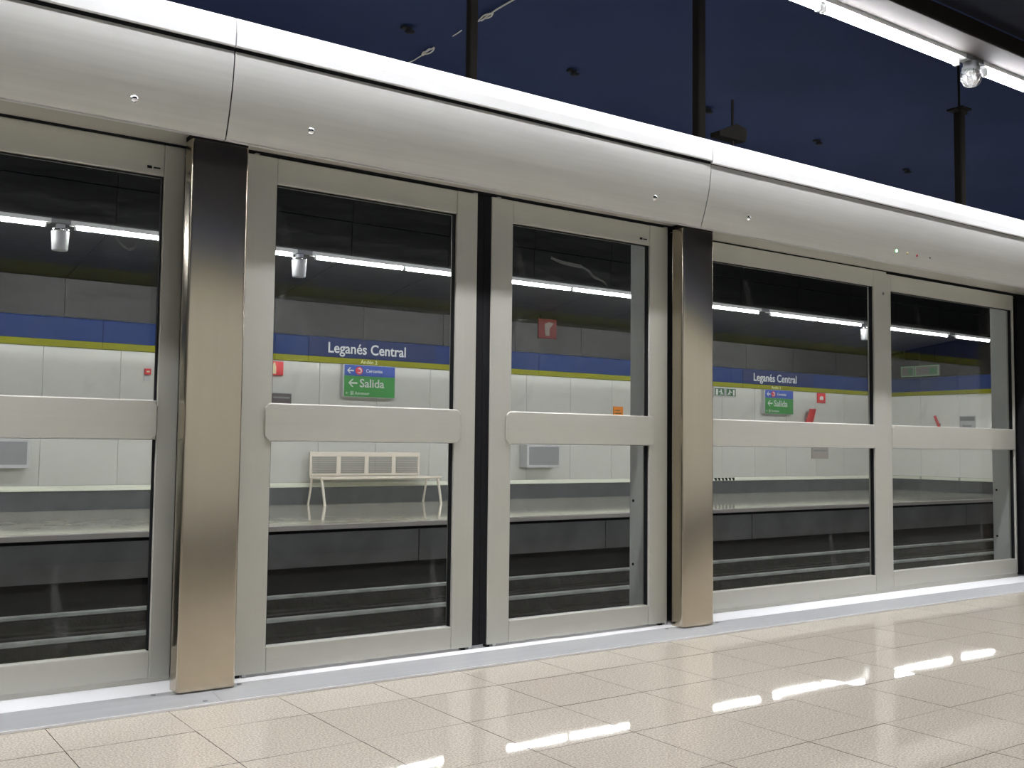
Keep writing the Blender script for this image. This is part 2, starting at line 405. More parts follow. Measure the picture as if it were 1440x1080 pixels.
def mesh_ceiling(name, label, yw, y_in, y_edge):
    """dark perforated panels: upright above the band, sloping soffit, upright fascia above the lamps"""
    s = 1 if yw > 0 else -1
    body = MB().prism_yz([(yw + s * 0.029, 3.16), (y_in, 3.47), (y_in, 5.19), (yw + s * 0.029, 5.19)], XL, XR).build(name, 'gap')
    tag(body, label, 'ceiling', kind='structure')
    prot = {}
    n = int((XR - XL) / 1.5)
    for k in range(n):
        for key, prof in (('a', [(yw - s * 0.0, 2.615), (yw + s * 0.02, 2.615), (yw + s * 0.02, 3.14), (yw - s * 0.0, 3.14)]),
                          ('b', [(yw - s * 0.02, 3.135), (y_in + s * 0.02, 3.43), (y_in + s * 0.02, 3.46), (yw - s * 0.02, 3.155)]),
                          ('c', [(y_in - s * 0.02, 3.43), (y_in - s * 0.001, 3.43), (y_in - s * 0.001, 3.86), (y_in - s * 0.02, 3.86)]),
                          ('d', [(y_in - s * 0.05, 3.87), (y_in - s * 0.001, 3.87), (y_in - s * 0.001, 5.19), (y_in - s * 0.05, 5.19)])):
            if key not in prot:
                prot[key] = o = MB().prism_yz(prof, 0.004, 1.496).build('mesh_panel', 'soffit_metal' if key == 'b' else 'mesh', body)
            else:
                o = prot[key].copy(); col.objects.link(o); o.parent = body
            o.location.x = XL + 1.5 * k
    return body
mesh_ceiling('ceiling_far', 'dark perforated metal ceiling over the opposite platform', YW, 8.55, 7.5)
nc = MB().prism_yz([(YN - 0.029, 3.16), (-0.50, 3.42), (-0.50, 5.19), (YN - 0.029, 5.19)], XL, XR).build('ceiling_near', 'near_ceiling')
tag(nc, 'dark metal ceiling over the near platform at the top right', 'ceiling', kind='structure')
box('edge_beam', 'brown_beam', nc, XL, XR, -0.499, -0.318, 3.312, 3.415, 0.01)
box('mesh_panel', 'near_ceiling', nc, XL, XR, YN - 0.028, YN - 0.001, 2.615, 3.15)

# ================================================================== SCREEN DOORS
# ---- sill sections
def sill(x0, x1, label):
    t = thing('door_sill', label, 'sill', ((x0 + x1) / 2, 0, 0), 'aluminium sill sections')
    lx, rx = x0 - t.location.x + 0.001, x1 - t.location.x - 0.001
    MB().prism_yz([(0.0, 0.001), (0.155, 0.001), (0.155, 0.030), (0.148, 0.030), (0.012, 0.011), (0.0, 0.008)][::-1], lx, rx).build('ramp', 'sill_ramp', t)
    box('nose_strip', 'sill_plate', t, lx, rx, -0.006, -0.0005, 0.0012, 0.0095)
    box('threshold_plate', 'sill_plate', t, lx, rx, 0.1555, 0.36, 0.001, 0.031)
    box('track', 'gap', t, lx, rx, 0.361, 0.60, 0.001, 0.020)
    return t
s1 = sill(-2.2, 1.325, 'aluminium door sill below the leftmost glass panel')
s2 = sill(1.325, 3.871, 'aluminium door sill below the pair of sliding door leaves')
s3 = sill(3.871, 9.6, 'long aluminium door sill below the glass panels at right')
for s_, xs in ((s1, (1.12, 1.27)), (s2, (1.44, 3.66)), (s3, (4.02,))):
    for xx in xs:
        MB().lathe([(0, 0.002), (0.008, 0.002), (0.010, 0)], 10).build('screw', 'boxgrey', s_, (xx - s_.location.x, 0.14 if xx not in (1.27,) else 0.02, 0.0295 if xx not in (1.27,) else 0.0135))

# ---- columns
def column(x0, x1, label, zt=2.088):
    t = thing('screen_column', label, 'column', ((x0 + x1) / 2, 0.155, 0.031), 'stainless columns of the screen doors')
    hx = (x1 - x0) / 2
    MB().rbox(-hx, hx, -0.045, 0.045, 0.0, zt - 0.031 - 0.01, 0.014, 5).build('body', 'steel', t)
    box('top_gap', 'gap', t, -hx + 0.004, hx - 0.004, -0.04, 0.045, zt - 0.042, zt - 0.018)
    box('rear_post', 'post', t, -hx + 0.012, hx, 0.235, 0.375, -0.01, zt - 0.031, 0.004)
    box('web', 'black', t, -hx + 0.06, hx - 0.06, 0.046, 0.234, 0.01, zt - 0.04)
    for z in (0.28, 0.62, 0.98):
        MB().lathe([(0, 0.004), (0.007, 0.003), (0.008, 0)], 10).build('bolt', 'black', t, (-hx + 0.012, 0.345, z)).rotation_euler = (0, math.radians(-90), 0)
    return t
column(1.193, 1.414, 'brushed stainless column left of the sliding door leaves')
column(3.744, 3.968, 'brushed stainless column right of the sliding door leaves')
column(7.36, 7.58, 'dark edge-on stainless column at the right edge of the view')

# ---- framed leaves and panels
def panel(name, label, cat, x0, x1, yf, gx0, gx1, zb=0.042, zt=2.092, gz0=0.14, gz1=1.985, bar=(0.95, 1.10), dep=0.05, lapbar=0.03, sealside=0, group=None, mark=None):
    t = thing(name, label, cat, ((x0 + x1) / 2, yf, zb), group)
    ox, oz = t.location.x, zb
    B = lambda n, m, a, b, c, d, e, f_, bev=0: box(n, m, t, a - ox, b - ox, c, d, e - oz, f_ - oz, bev)
    B('stile', 'alu', x0, gx0, 0, dep, zb, zt, 0.003)
    B('stile', 'alu', gx1, x1, 0, dep, zb, zt, 0.003)
    B('top_rail', 'alu_rail', gx0 + 0.0005, gx1 - 0.0005, 0.0006, dep, gz1, zt, 0.004)
    B('bottom_rail', 'alu_rail', gx0 + 0.0005, gx1 - 0.0005, 0.0006, dep, zb, gz0, 0.004)
    # cross bar with clipped corners, lapping over the stiles
    c = 0.018
    a, b, z0, z1 = gx0 - lapbar - ox, gx1 + lapbar - ox, bar[0] - oz, bar[1] - oz
    cb = MB().prism_xz([(a + c, z0), (b - c, z0), (b, z0 + c), (b, z1 - c), (b - c, z1), (a + c, z1), (a, z1 - c), (a, z0 + c)], -0.007, -0.0005)
    cb.box(gx0 + 0.001 - ox, gx1 - 0.001 - ox, -0.0004, dep, z0, z1)
    bevel(cb.build('crossbar', 'alu_rail', t), 0.006, 1)
    for z_0, z_1, yy in ((gz0, bar[0], 0.022), (bar[1], gz1, 0.022)):
        gp = B('glass_pane', 'glass', gx0 + 0.004, gx1 - 0.004, yy + 0.004, yy + 0.012, z_0 + 0.004, z_1 - 0.004)
        g = MB(); w_ = 0.006
        for p_, q_, r_, s_ in ((gx0, gx0 + w_, z_0, z_1), (gx1 - w_, gx1, z_0, z_1), (gx0 + w_, gx1 - w_, z_1 - w_ * 0.5, z_1)):
            g.box(p_ + 0.0006 - ox, q_ - 0.0006 - ox, 0.012, 0.034, r_ + 0.0006 - oz, s_ - 0.0006 - oz)
        g.build('gasket', 'black', gp); t['_pane'] = gp.name
    if dep and lapbar == 0.0:
        B('foot_strip', 'alu_rail', x0, x1, 0.006, dep - 0.006, 0.0315, zb - 0.0005)
    if sealside:
        xe = x1 if sealside > 0 else x0
        B('rubber_seal', 'black', min(xe, xe + sealside * 0.0385), max(xe, xe + sealside * 0.0385), 0.006, dep - 0.006, zb + 0.004, zt - 0.004)
    return t
YLEAF, YFIX = 0.22, 0.33
GRP = 'sliding leaves of the platform screen doors'
ll = panel('sliding_door_leaf', 'left sliding glass door leaf, its glass showing the bench', 'door leaf', 1.448, 2.543, YLEAF, 1.574, 2.432, sealside=1, group=GRP)
rl = panel('sliding_door_leaf', 'right sliding glass door leaf, between black seal and second column', 'door leaf', 2.622, 3.738, YLEAF, 2.742, 3.612, sealside=-1, group=GRP)
GR2 = 'fixed glass panels of the screen'
lp = panel('glass_screen_panel', 'fixed glass panel at the far left, cut by the picture edge', 'glass panel', -0.30, 1.236, YFIX, -0.20, 1.157, zt=2.097, zb=0.05, gz0=0.150, gz1=1.972, lapbar=0.0, group=GR2)
f1 = panel('glass_screen_panel', 'fixed glass panel just right of the second column', 'glass panel', 3.99, 5.797, YFIX, 4.08, 5.660, zt=2.096, zb=0.05, gz0=0.148, gz1=1.990, lapbar=0.0, group=GR2)
f2 = panel('glass_screen_panel', 'fixed glass panel at the far right, showing the end wall', 'glass panel', 5.800, 7.352, YFIX + 0.006, 5.850, 7.334, zt=2.086, zb=0.06, gz0=0.160, gz1=1.978, lapbar=0.0, group=GR2)
# corner shoes under and over the leaves
for t, xs in ((ll, (1.462, 1.49, 2.50, 2.535)), (rl, (2.63, 2.665, 3.70, 3.73))):
    for k, xx in enumerate(xs):
        dx = xx - t.location.x
        box('guide_shoe', 'black' if k % 2 == 0 else 'boxframe', t, dx - 0.009, dx + 0.009, 0.004, 0.03, -0.010, -0.0005)
        box('guide_shoe', 'black' if k % 2 == 0 else 'boxframe', t, dx - 0.009, dx + 0.009, 0.004, 0.03, 2.0502, 2.0558)
# small printed maker's marks on the top rails
for t, xx, zz in ((rl, 3.54, 2.008), (lp, 1.09, 1.995)):
    dx, dz = xx - t.location.x, zz - t.location.z
    mk = MB().box(dx, dx + 0.018, -0.0012, -0.0002, dz, dz + 0.011); mk.box(dx + 0.024, dx + 0.05, -0.0012, -0.0002, dz + 0.002, dz + 0.008)
    mk.build('printed_mark', 'black', t)
MB().lathe([(0, 0.003), (0.010, 0.002), (0.011, 0)], 12).build('screw', 'boxgrey', f1, (5.76 - f1.location.x, -0.0002, 1.95 - f1.location.z)).rotation_euler = (math.radians(90), 0, 0)

def smear(t, pts, wid, yoff):
    m_ = MB(); rr = random.Random(5)
    for k in range(len(pts) - 1):
        (xa_, za_), (xb_, zb_) = pts[k], pts[k + 1]
        w0, w1 = wid * rr.uniform(0.5, 1.2), wid * rr.uniform(0.5, 1.2)
        m_.prism_xz([(xa_ - t.location.x, za_ - w0 - t.location.z), (xb_ - t.location.x, zb_ - w1 - t.location.z), (xb_ - t.location.x, zb_ + w1 - t.location.z), (xa_ - t.location.x, za_ + w0 - t.location.z)], yoff, yoff + 0.0004)
    return m_.build('dust_smear', 'smear', bpy.data.objects[t['_pane']])
def px(x, y, yp):
    d = fw + R_ * ((x - 720) / FPX) - U_ * ((y - 540) / FPX)
    k = (yp + CAM_D) / d.y
    return (d.x * k, CAM_H + d.z * k)
smear(rl, [px(*q, YLEAF + 0.025) for q in ((775, 362), (790, 369), (803, 372), (818, 375), (829, 382), (833, 388), (845, 394), (852, 399), (855, 408))], 0.008, 0.0252)
smear(lp, [px(*q, YFIX + 0.025) for q in ((154, 318), (160, 328), (166, 338), (174, 347), (182, 351), (189, 349), (192, 341))], 0.006, 0.0252)

for t in (ll, rl, lp, f1, f2):
    del t['_pane']

# ---- header above the doors
def header(x0, x1, label, groove, ygap, buttons=(), leds=()):
    t = thing('door_header', label, 'door header', ((x0 + x1) / 2, 0.0, 2.09), 'curved aluminium header sections')
    ox, oz = t.location.x, 2.09
    a, b = x0 - ox + 0.0025, x1 - ox - 0.0025
    # outer curved fascia: (Y, Z) from the lip up to the groove
    prof = []
    Z0, Z1, YA, YB = 2.09, 2.405, 0.088, 0.012
    for k in range(15):
        u = k / 14
        z = Z0 + (Z1 - Z0) * u
        y = YB + (YA - YB) * (1 - u) ** 1.75
        prof.append((y, z))
    inner = [(y + 0.002, z) for y, z in prof]
    v = prof + inner[::-1]
    fm = MB(); n_ = len(prof)
    fm.add([(a, y, z - oz) for y, z in prof] + [(b, y, z - oz) for y, z in prof], [(i, i + n_, i + n_ + 1, i + 1) for i in range(n_ - 1)], True)
    fm.add([(a, y, z - oz) for y, z in inner] + [(b, y, z - oz) for y, z in inner], [(i, i + 1, i + n_ + 1, i + n_) for i in range(n_ - 1)], True)
    for i0 in (0, n_ - 1):
        fm.add([(a, prof[i0][0], prof[i0][1] - oz), (b, prof[i0][0], prof[i0][1] - oz), (b, inner[i0][0], inner[i0][1] - oz), (a, inner[i0][0], inner[i0][1] - oz)], [(0, 3, 2, 1) if i0 == 0 else (0, 1, 2, 3)])
    for xe in (a, b):
        fm.add([(xe, y, z - oz) for y, z in v], [(i, i + 1, 2 * n_ - 2 - i, 2 * n_ - 1 - i) for i in range(n_ - 1)])
    fas = fm.build('fascia', 'fascia', t)
    g = Z1 + groove
    MB().prism_yz([(y, z - oz) for y, z in ((0.008, g), (0.002, g + 0.004), (0.000, g + 0.05), (0.004, 2.527), (0.014, 2.533), (0.62, 2.533), (0.62, 2.529), (0.018, 2.529), (0.018, g))][::-1], a, b).build('top_strip', 'strip', t)
    box('groove', 'gap', t, a, b, 0.0132, 0.05, Z1 + 0.0003 - oz, g - 0.0003 - oz)
    MB().prism_yz([(y, z - oz) for y, z in ((0.088, 2.086), (0.088, 2.0895), (0.105, 2.0895), (0.105, 2.110), (0.1085, 2.110), (0.1085, 2.086))[::-1]], a, b).build('lip', 'strip', t)
    MB().prism_yz([(y, z - oz) for y, z in ((0.1055, 2.1025), (0.58, 2.1035), (0.58, 2.112), (0.1055, 2.11))][::-1], a, b).build('soffit', 'alu_rail', t)
    box('gap_shade_plate', 'gap', t, a, b, ygap, 0.58, 2.0985 - oz, 2.1022 - oz)  # black plate added to draw the shade between door tops and soffit
    box('back_plate', 'boxgrey', t, a, b, 0.60, 0.615, 2.09 - oz, 2.528 - oz)
    def on(z): return YB + (YA - YB) * (1 - (z - Z0) / (Z1 - Z0)) ** 1.75
    for bx, bz in buttons:
        o = MB().lathe([(0, 0.010), (0.005, 0.0095), (0.009, 0.007), (0.0125, 0.003), (0.015, 0.0)], 16).build('lock_button', 'chrome', fas, (bx - ox, on(bz), bz - oz))
        o.rotation_euler = (math.radians(90 + 14), 0, 0)
    for bx, bz, m in leds:
        rr = 0.009
        o = MB().lathe([(0, rr * 0.7), (rr * 0.6, rr * 0.5), (rr, 0.0)], 14).build('indicator', m, fas, (bx - ox, on(bz), bz - oz))
        o.rotation_euler = (math.radians(90 + 14), 0, 0)
    return t
header(-2.2, 1.31, 'curved aluminium door header section at the upper left', 0.016, 0.318, [(0.965, 2.166)])
header(1.31, 3.846, 'curved aluminium door header section above the sliding leaves', 0.016, 0.209, [(1.645, 2.175), (3.491, 2.183)])
header(3.846, 9.6, 'curved aluminium door header section at right, with indicator lamps', 0.005, 0.331, [(4.178, 2.178)],
       [(5.512, 2.161, 'led_green'), (5.623, 2.158, 'led_amber'), (5.727, 2.156, 'led_red'), (5.865, 2.154, 'chrome')])

# ================================================================== LAMPS
ZL = 3.262
MOD = 2.842
def lamp(yc, label, group, tm='tube', single=False):
    t = thing('fluorescent_lamp', label, 'ceiling lamp', (0, yc, ZL + 0.03), group)
    h = box('housing', 'white', t, 0.10, (MOD / 2 + 0.02) if single else (MOD - 0.10), -0.040, 0.06, 0.0, 0.05, 0.004)
    box('link', 'boxgrey', t, -0.0995, 0.0995, -0.03, 0.03, 0.008, 0.05)
    for a in (0.15,) if single else (0.15, MOD / 2 + 0.015):
        L = MOD / 2 - 0.165
        MB().tube([(a + 0.02, -0.005, -0.026), (a + L - 0.02, -0.005, -0.026)], 0.017, 12).build('tube', tm, t)
        for e in (a + 0.004, a + L - 0.004):
            box('lamp_holder', 'white', t, e - 0.009, e + 0.009, -0.022, 0.012, -0.046, -0.0005, 0.002)
    return t
def place_lamps(yc, x_first, n, labels, group, tm='tube'):
    base = lamp(yc, labels[0], group, tm)
    out = []
    for k in range(n):
        o = base if k == 0 else copy_tree(base)
        o.location.x = x_first + MOD * k
        o['label'] = labels[min(k, len(labels) - 1)]
        out.append(o)
    return out
XN = 5.785 - MOD * 4        # near globe lamp hangs at 5.785
YLN = -0.275
lab_n = ['near fluorescent tube lamp, %s beyond the left picture edge' % k for k in ('third', 'second', 'first')] + ['near fluorescent tube lamp at the top, left of the globe lamp', 'near fluorescent tube lamp at the top right, right of the globe lamp'] + ['near fluorescent tube lamp, %s beyond the right picture edge' % k for k in ('first', 'second', 'third', 'fourth')]
place_lamps(YLN, XN, 9, lab_n, 'fluorescent lamps over the near platform')
YLF = 8.2
XF = 2.339
lab_f = ['opposite fluorescent lamp, second beyond the left picture edge', 'opposite fluorescent lamp cut by the left picture edge'] + ['opposite fluorescent tube lamp seen through the far left panel', 'opposite fluorescent tube lamp seen through the left door leaf',
         'opposite fluorescent tube lamp seen through the right door leaf', 'opposite fluorescent tube lamp half hidden by the second column',
         'opposite fluorescent tube lamp seen behind the panel right of the second column', 'opposite fluorescent tube lamp seen through the far right panel', 'far fluorescent lamp hidden at the right end']
fl_ = place_lamps(YLF, XF - 2 * MOD, 8, lab_f, 'fluorescent lamps over the opposite platform', 'tube_far')


t = lamp(YLF, 'short single-tube lamp at the right end of the opposite row', 'fluorescent lamps over the opposite platform', 'tube_far', True)
t.location.x = XF + 6 * MOD

# cup-shaped emergency lamps between the far tubes
def cup(x, label, yc=YLF):
    t = thing('emergency_lamp', label, 'lamp', (x, yc, ZL + 0.028), 'cup shaped lamps over the opposite platform')
    MB().lathe([(0, -0.002), (0.05, -0.002), (0.05, -0.045), (0.088, -0.05), (0.096, -0.06), (0.082, -0.28), (0.078, -0.285), (0.0, -0.288)], 22).build('housing', 'boxframe', t)
    MB().lathe([(0.0975, -0.058), (0.0985, -0.062), (0.0985, -0.075), (0.0955, -0.08)], 22).build('rim', 'chrome', t)
    return t
cup(XF, 'silver cup-shaped lamp seen through the far left panel')
cup(XF + MOD - 0.06, 'silver cup-shaped lamp seen through the left door leaf')
cup(XF + 5 * MOD, 'silver cup-shaped lamp seen in the panel right of the second column')

# caged glass globe between the near tubes
gt = thing('globe_lamp', 'caged ribbed glass globe lamp hanging between the near tubes', 'lamp', (5.785, YLN - 0.005, ZL + 0.037))
MB().lathe([(0, 0.0), (0.045, 0.0), (0.045, -0.025), (0.052, -0.03), (0.052, -0.055), (0.0, -0.056)], 20).build('holder', 'boxgrey', gt)
MB().lathe([(0.046, -0.057), (0.052, -0.07), (0.052, -0.10), (0.045, -0.122), (0.028, -0.138), (0.0, -0.144)], 20).build('globe', 'globe', gt)
for k in range(4):
    a = math.pi * k / 4
    pts = [(r * math.cos(a), r * math.sin(a), z) for r, z in ((0.058, -0.056), (0.059, -0.10), (0.05, -0.128), (0.03, -0.146), (0, -0.152), (-0.03, -0.146), (-0.05, -0.128), (-0.059, -0.10), (-0.058, -0.056))]
    MB().tube(pts, 0.0028, 6).build('cage_wire', 'chrome', gt)
MB().tube([(0.06 * math.cos(2 * math.pi * k / 20), 0.06 * math.sin(2 * math.pi * k / 20), -0.085) for k in range(21)], 0.0028, 6).build('cage_ring', 'chrome', gt)

# ================================================================== ABOVE THE TRACKS
def hanger(x, w_, z0, z1, label, arm=False):
    t = thing('overhead_wire_hanger', label, 'hanger post', (x, 2.0, z1), 'dark hanger posts above the tracks')
    MB().rbox(-w_ / 2, w_ / 2, -w_ / 2, w_ / 2, z0 - z1, 0, w_ * 0.18, 3).build('post', 'darkpost', t)
    box('flange', 'darkpost', t, -w_, w_, -w_, w_, -0.02, 0.0, 0.003)
    box('clamp', 'brown', t, -w_ * 0.9, w_ * 0.9, -0.06, 0.06, z0 - z1 - 0.06, z0 - z1)
    return t
hanger(3.642, 0.062, 3.08, 5.2, 'dark vertical hanger post left of the ceiling centre')
hanger(5.787, 0.082, 3.08, 5.2, 'thicker dark vertical hanger post right of the ceiling centre')
h3 = hanger(9.458, 0.085, 3.08, 4.36, 'faint short dark hanger post below the globe lamp')
MB().tube([(0, 0, -0.02), (0, 0, 0.84)], 0.012, 8).build('rod', 'darkpost', h3)
box('arm', 'darkpost', h3, -0.14, 0.1, -0.03, 0.03, -0.045, -0.021)
ob = MB().box(-8.9, 21.4, 1.955, 2.045, 2.93, 3.019); ob.box(-8.9, 21.4, 1.99, 2.01, 2.86, 2.93)
tag(ob.build('overhead_conductor_bar', 'rail'), 'rigid overhead conductor bar hidden behind the door header', 'conductor bar')
ct = thing('wire_clamp', 'small dark wedge-shaped clamp with a thin rod above the header', 'clamp', (6.17, 2.0, 3.03))
MB().prism_xz([(-0.20, 0.40), (0.10, 0.40), (0.12, 0.46), (0.11, 0.51), (0.0, 0.53), (-0.06, 0.50), (-0.2, 0.44)], -0.05, 0.05).build('wedge', 'darkpost', ct)
MB().tube([(0, 0, -0.01), (0, 0, 0.74)], 0.011, 8).build('rod', 'darkpost', ct)
fit_lab = ['small dark ceiling fitting above the left hanger post', 'small dark ceiling fitting between the two hanger posts', 'small dark ceiling fitting beside the thick hanger post', 'small dark ceiling fitting below the near tube lamps', 'small dark ceiling fitting nearest the faint hanger post']
f0 = None
for (x, y), lb in zip(((5.0, 5.33), (7.098, 5.25), (9.27, 5.26), (11.456, 5.29), (13.73, 5.42)), fit_lab):
    if f0 is None:
        f0 = t = thing('ceiling_fitting', lb, 'fitting', (x, y, 5.2), 'row of dark ceiling fittings')
        box('bracket', 'gap', t, -0.07, 0.04, -0.03, 0.03, -0.03, -0.001, 0.008)
        MB().lathe([(0, -0.031), (0.04, -0.032), (0.055, -0.045), (0.03, -0.06), (0, -0.062)], 14).build('cap', 'gap', t, (0.03, 0, 0))
    else:
        t = copy_tree(f0); t.location = (x, y, 5.2); t['label'] = lb
rnd = random.Random(3)
cpts = []
for k in range(34):
    u = k / 33; y = 6.5 - 3.0 * u
    cpts.append((5.475 + rnd.uniform(-0.012, 0.012), y, 5.182 + rnd.uniform(-0.006, 0.006)))
ct = thing('ceiling_crack', 'pale crooked cable running across the navy ceiling', 'crack', (0, 0, 0))  # whitish stain along a ceiling joint, modelled as thin wobbling tubes
MB().tube(cpts[:11], 0.006, 6).build('stain_segment', 'crack', ct)
MB().tube(cpts[14:17], 0.006, 6).build('stain_segment', 'crack', ct)
MB().tube(cpts[18:], 0.008, 6).build('stain_segment', 'crack', ct)
for cy_ in (5.72, 4.60):
    pts = [(5.475 + 0.03 * math.sin(2 * math.pi * k / 12) , cy_ + 0.12 * math.cos(2 * math.pi * k / 12), 5.178 + rnd.uniform(-0.01, 0.01)) for k in range(13)]
    MB().tube(pts, 0.008, 6).build('stain_loop', 'crack', ct)

# ================================================================== TRACKS
def rail(y, label):
    t = thing('track_rail', label, 'rail', (0, y, -0.90), 'running rails')
    MB().prism_yz([(-0.07, 0), (0.07, 0), (0.07, 0.02), (0.015, 0.035), (0.012, 0.1395), (-0.012, 0.1395), (-0.015, 0.035), (-0.07, 0.02)], XL, XR).build('web', 'bed', t)
    MB().prism_yz([(-0.012, 0.14), (0.012, 0.14), (0.036, 0.15), (0.036, 0.175), (0.028, 0.185), (-0.028, 0.185), (-0.036, 0.175), (-0.036, 0.15)], XL, XR).build('head', 'rail', t)
    box('baseplate', 'bed', t, XL, XR, -0.16, 0.16, -0.055, -0.0005)
    return t
rail(6.98, 'farther pale rail below the opposite platform edge')
rail(5.62, 'nearer pale rail of the opposite track')
rail(3.45, 'far rail of the near track, hidden below the doors')
rail(2.05, 'near rail of the near track, hidden below the doors')

# ================================================================== ON THE OPPOSITE PLATFORM
def bench(x0, label):
    L, yb = 2.13, 10.94
    t = thing('platform_bench', label, 'bench', (x0, 10.75, 0))
    # backrest: frame with four slatted bays
    n = 4; bw = 1.94 / n; z0, z1 = 0.445, 0.805
    fr = MB()
    for k in range(n + 1):
        wv = 0.075 if 0 < k < n else 0.07
        xx = k * bw
        fr.box(max(xx - wv / 2, 0) , min(xx + wv / 2, 1.94), 0.205, 0.222, z0, z1)
    fr.box(0, 1.94, 0.204, 0.223, z1 - 0.068, z1 + 0.004); fr.box(0, 1.94, 0.204, 0.223, z0 - 0.004, z0 + 0.03)
    bf_ = bevel(fr.build('backrest_frame', 'bench', t), 0.004, 1)
    for k in range(n):
        sl = MB()
        for q in range(9):
            z = z0 + 0.035 + q * (z1 - 0.07 - z0 - 0.035) / 9
            sl.box(k * bw + 0.038, (k + 1) * bw - 0.038, 0.208, 0.218, z, z + 0.019)
        sl.build('backrest_slats', 'bench_slat', bf_)
    # seat: slatted, with a round front rail
    st = MB()
    for q in range(9):
        y = -0.17 + q * 0.04
        st.box(0.03, 2.08, y, y + 0.028, 0.408, 0.420)
    st.build('seat_slats', 'bench', t)
    MB().tube([(0.0, -0.20, 0.415), (2.11, -0.20, 0.415)], 0.021, 12).build('front_rail', 'bench', t)
    MB().tube([(0.0, 0.20, 0.415), (2.05, 0.20, 0.415)], 0.018, 12).build('rear_rail', 'bench', t)
    for ex in (0.03, 2.06):
        MB().tube([(ex, -0.20, 0.412), (ex, 0.20, 0.412)], 0.018, 10).build('side_rail', 'bench', t)
        MB().tube([(ex - 0.01, -0.185, 0.41), (ex + 0.01, -0.2, 0.25), (ex + 0.03, -0.235, 0.0)], 0.022, 10).build('leg', 'bench', t)
        MB().tube([(ex, 0.185, 0.41), (ex - 0.01, 0.20, 0.25), (ex - 0.03, 0.235, 0.0)], 0.018, 10).build('leg', 'bench', t)
        sx = 0.03 if ex < 1 else 1.91
        MB().tube([(sx, 0.20, 0.41), (sx, 0.232, 0.80)], 0.012, 8).build('back_support', 'bench', t)
    return t
bench(6.56, 'brushed steel four-seat bench with slatted back by the opposite wall')

def wall_box(x0, x1, z0, z1, label, dep=0.22):
    t = thing('wall_screen_box', label, 'wall box', ((x0 + x1) / 2, YW, z0), 'grey boxes on the opposite wall')
    hx, h = (x1 - x0) / 2, z1 - z0
    box('housing', 'boxframe', t, -hx, hx, -dep, -0.001, 0, h, 0.006)
    box('face', 'boxgrey', t, -hx + 0.05, hx - 0.035, -dep - 0.004, -dep + 0.01, 0.045, h - 0.035)
    return t
wall_box(1.85, 2.60, 0.575, 0.955, 'grey framed box on the opposite wall at the far left')
wall_box(10.62, 11.36, 0.555, 0.955, 'grey framed box on the opposite wall behind the right leaf')

def name_sign(x0, label):
    t = thing('station_name_sign', label, 'sign', (x0, YW - 0.036, 2.296), 'station name signs on the blue band')
    nb = box('board', 'blue_sign', t, -0.32, 1.98, -0.008, -0.0005, 0.004, 0.30, 0.002)
    text('lettering', 'Leganés Central', 0.232, 'letter', nb, 0.0, -0.0105, 0.072, 'LEFT', 0.93)
    ps = box('platform_strip', 'olive', t, -0.32, 1.98, -0.006, 0.0015, -0.0925, -0.003)
    text('platform_lettering', 'Andén 2', 0.083, 'letter_pale', ps, 0.58, -0.0085, -0.077, 'LEFT', 1.05)
    return t
name_sign(6.86, 'blue station name sign Leganés Central above the bench')
name_sign(16.66, 'blue station name sign Leganés Central right of the second column')

def exit_sign(x0, label):
    t = thing('exit_sign', label, 'sign', (x0, YW, 1.685), 'green and blue exit signs')
    W_, H_ = 0.90, 0.50
    box('case', 'boxframe', t, -0.02, W_ + 0.012, -0.10, -0.001, -0.008, H_ + 0.008, 0.003)
    gf = box('green_face', 'green', t, 0.0, W_, -0.104, -0.1003, 0.0, 0.328)
    bf = box('blue_face', 'blue_exit', t, 0.0, W_, -0.104, -0.1003, 0.329, H_)
    y0, y1 = -0.107, -0.1043
    arrow(0.07, 0.215, 0.125, y0, y1).build('arrow', 'letter', gf)
    text('lettering', 'Salida', 0.185, 'letter', gf, 0.265, -0.106, 0.155, 'LEFT', 1.06)
    arrow(0.045, 0.412, 0.095, y0, y1).build('arrow', 'letter', bf)
    disc(0.255, 0.414, 0.064, y0, y1).build('rail_emblem', 'red', bf)
    sw = MB(); N = 18
    for k in range(N):                      # white hooked swirl inside the red disc
        a0, a1 = math.radians(-150 + 290 * k / N), math.radians(-150 + 290 * (k + 1) / N)
        w0, w1 = 0.006 + 0.022 * k / N, 0.006 + 0.022 * (k + 1) / N
        if k > N - 5: w0, w1 = 0.030 * (N - k) / 4, 0.030 * (N - k - 1) / 4 + 0.001
        P_ = lambda a, r: (0.258 + r * math.cos(a), 0.414 + r * math.sin(a))
        sw.prism_xz([P_(a0, 0.034 - w0 / 2), P_(a0, 0.034 + w0 / 2), P_(a1, 0.034 + w1 / 2), P_(a1, 0.034 - w1 / 2)][::-1], y0 - 0.002, y1 - 0.002)
    sw.build('emblem_swirl', 'letter', bf)
    text('lettering', 'Cercanías', 0.075, 'letter', bf, 0.375, -0.106, 0.392, 'LEFT', 1.0, 0.0012)
    arrow(0.025, 0.052, 0.036, y0, y1).build('arrow', 'letter', gf)
    pic = MB()
    for a, b, c_, d in ((0.105, 0.165, 0.028, 0.034), (0.105, 0.165, 0.078, 0.084), (0.105, 0.111, 0.034, 0.078), (0.159, 0.165, 0.034, 0.078), (0.125, 0.145, 0.036, 0.062)):
        pic.box(a, b, y0, y1, c_, d)
    disc(0.135, 0.069, 0.007, y0, y1, 10, pic)
    pic.build('lift_pictogram', 'letter', gf)
    text('lettering', 'Ascensor', 0.068, 'letter', gf, 0.185, -0.106, 0.034, 'LEFT', 1.0, 0.0012)
    return t
exit_sign(7.13, 'green and blue exit sign Salida above the bench')
exit_sign(16.97, 'green and blue exit sign Salida right of the second column')

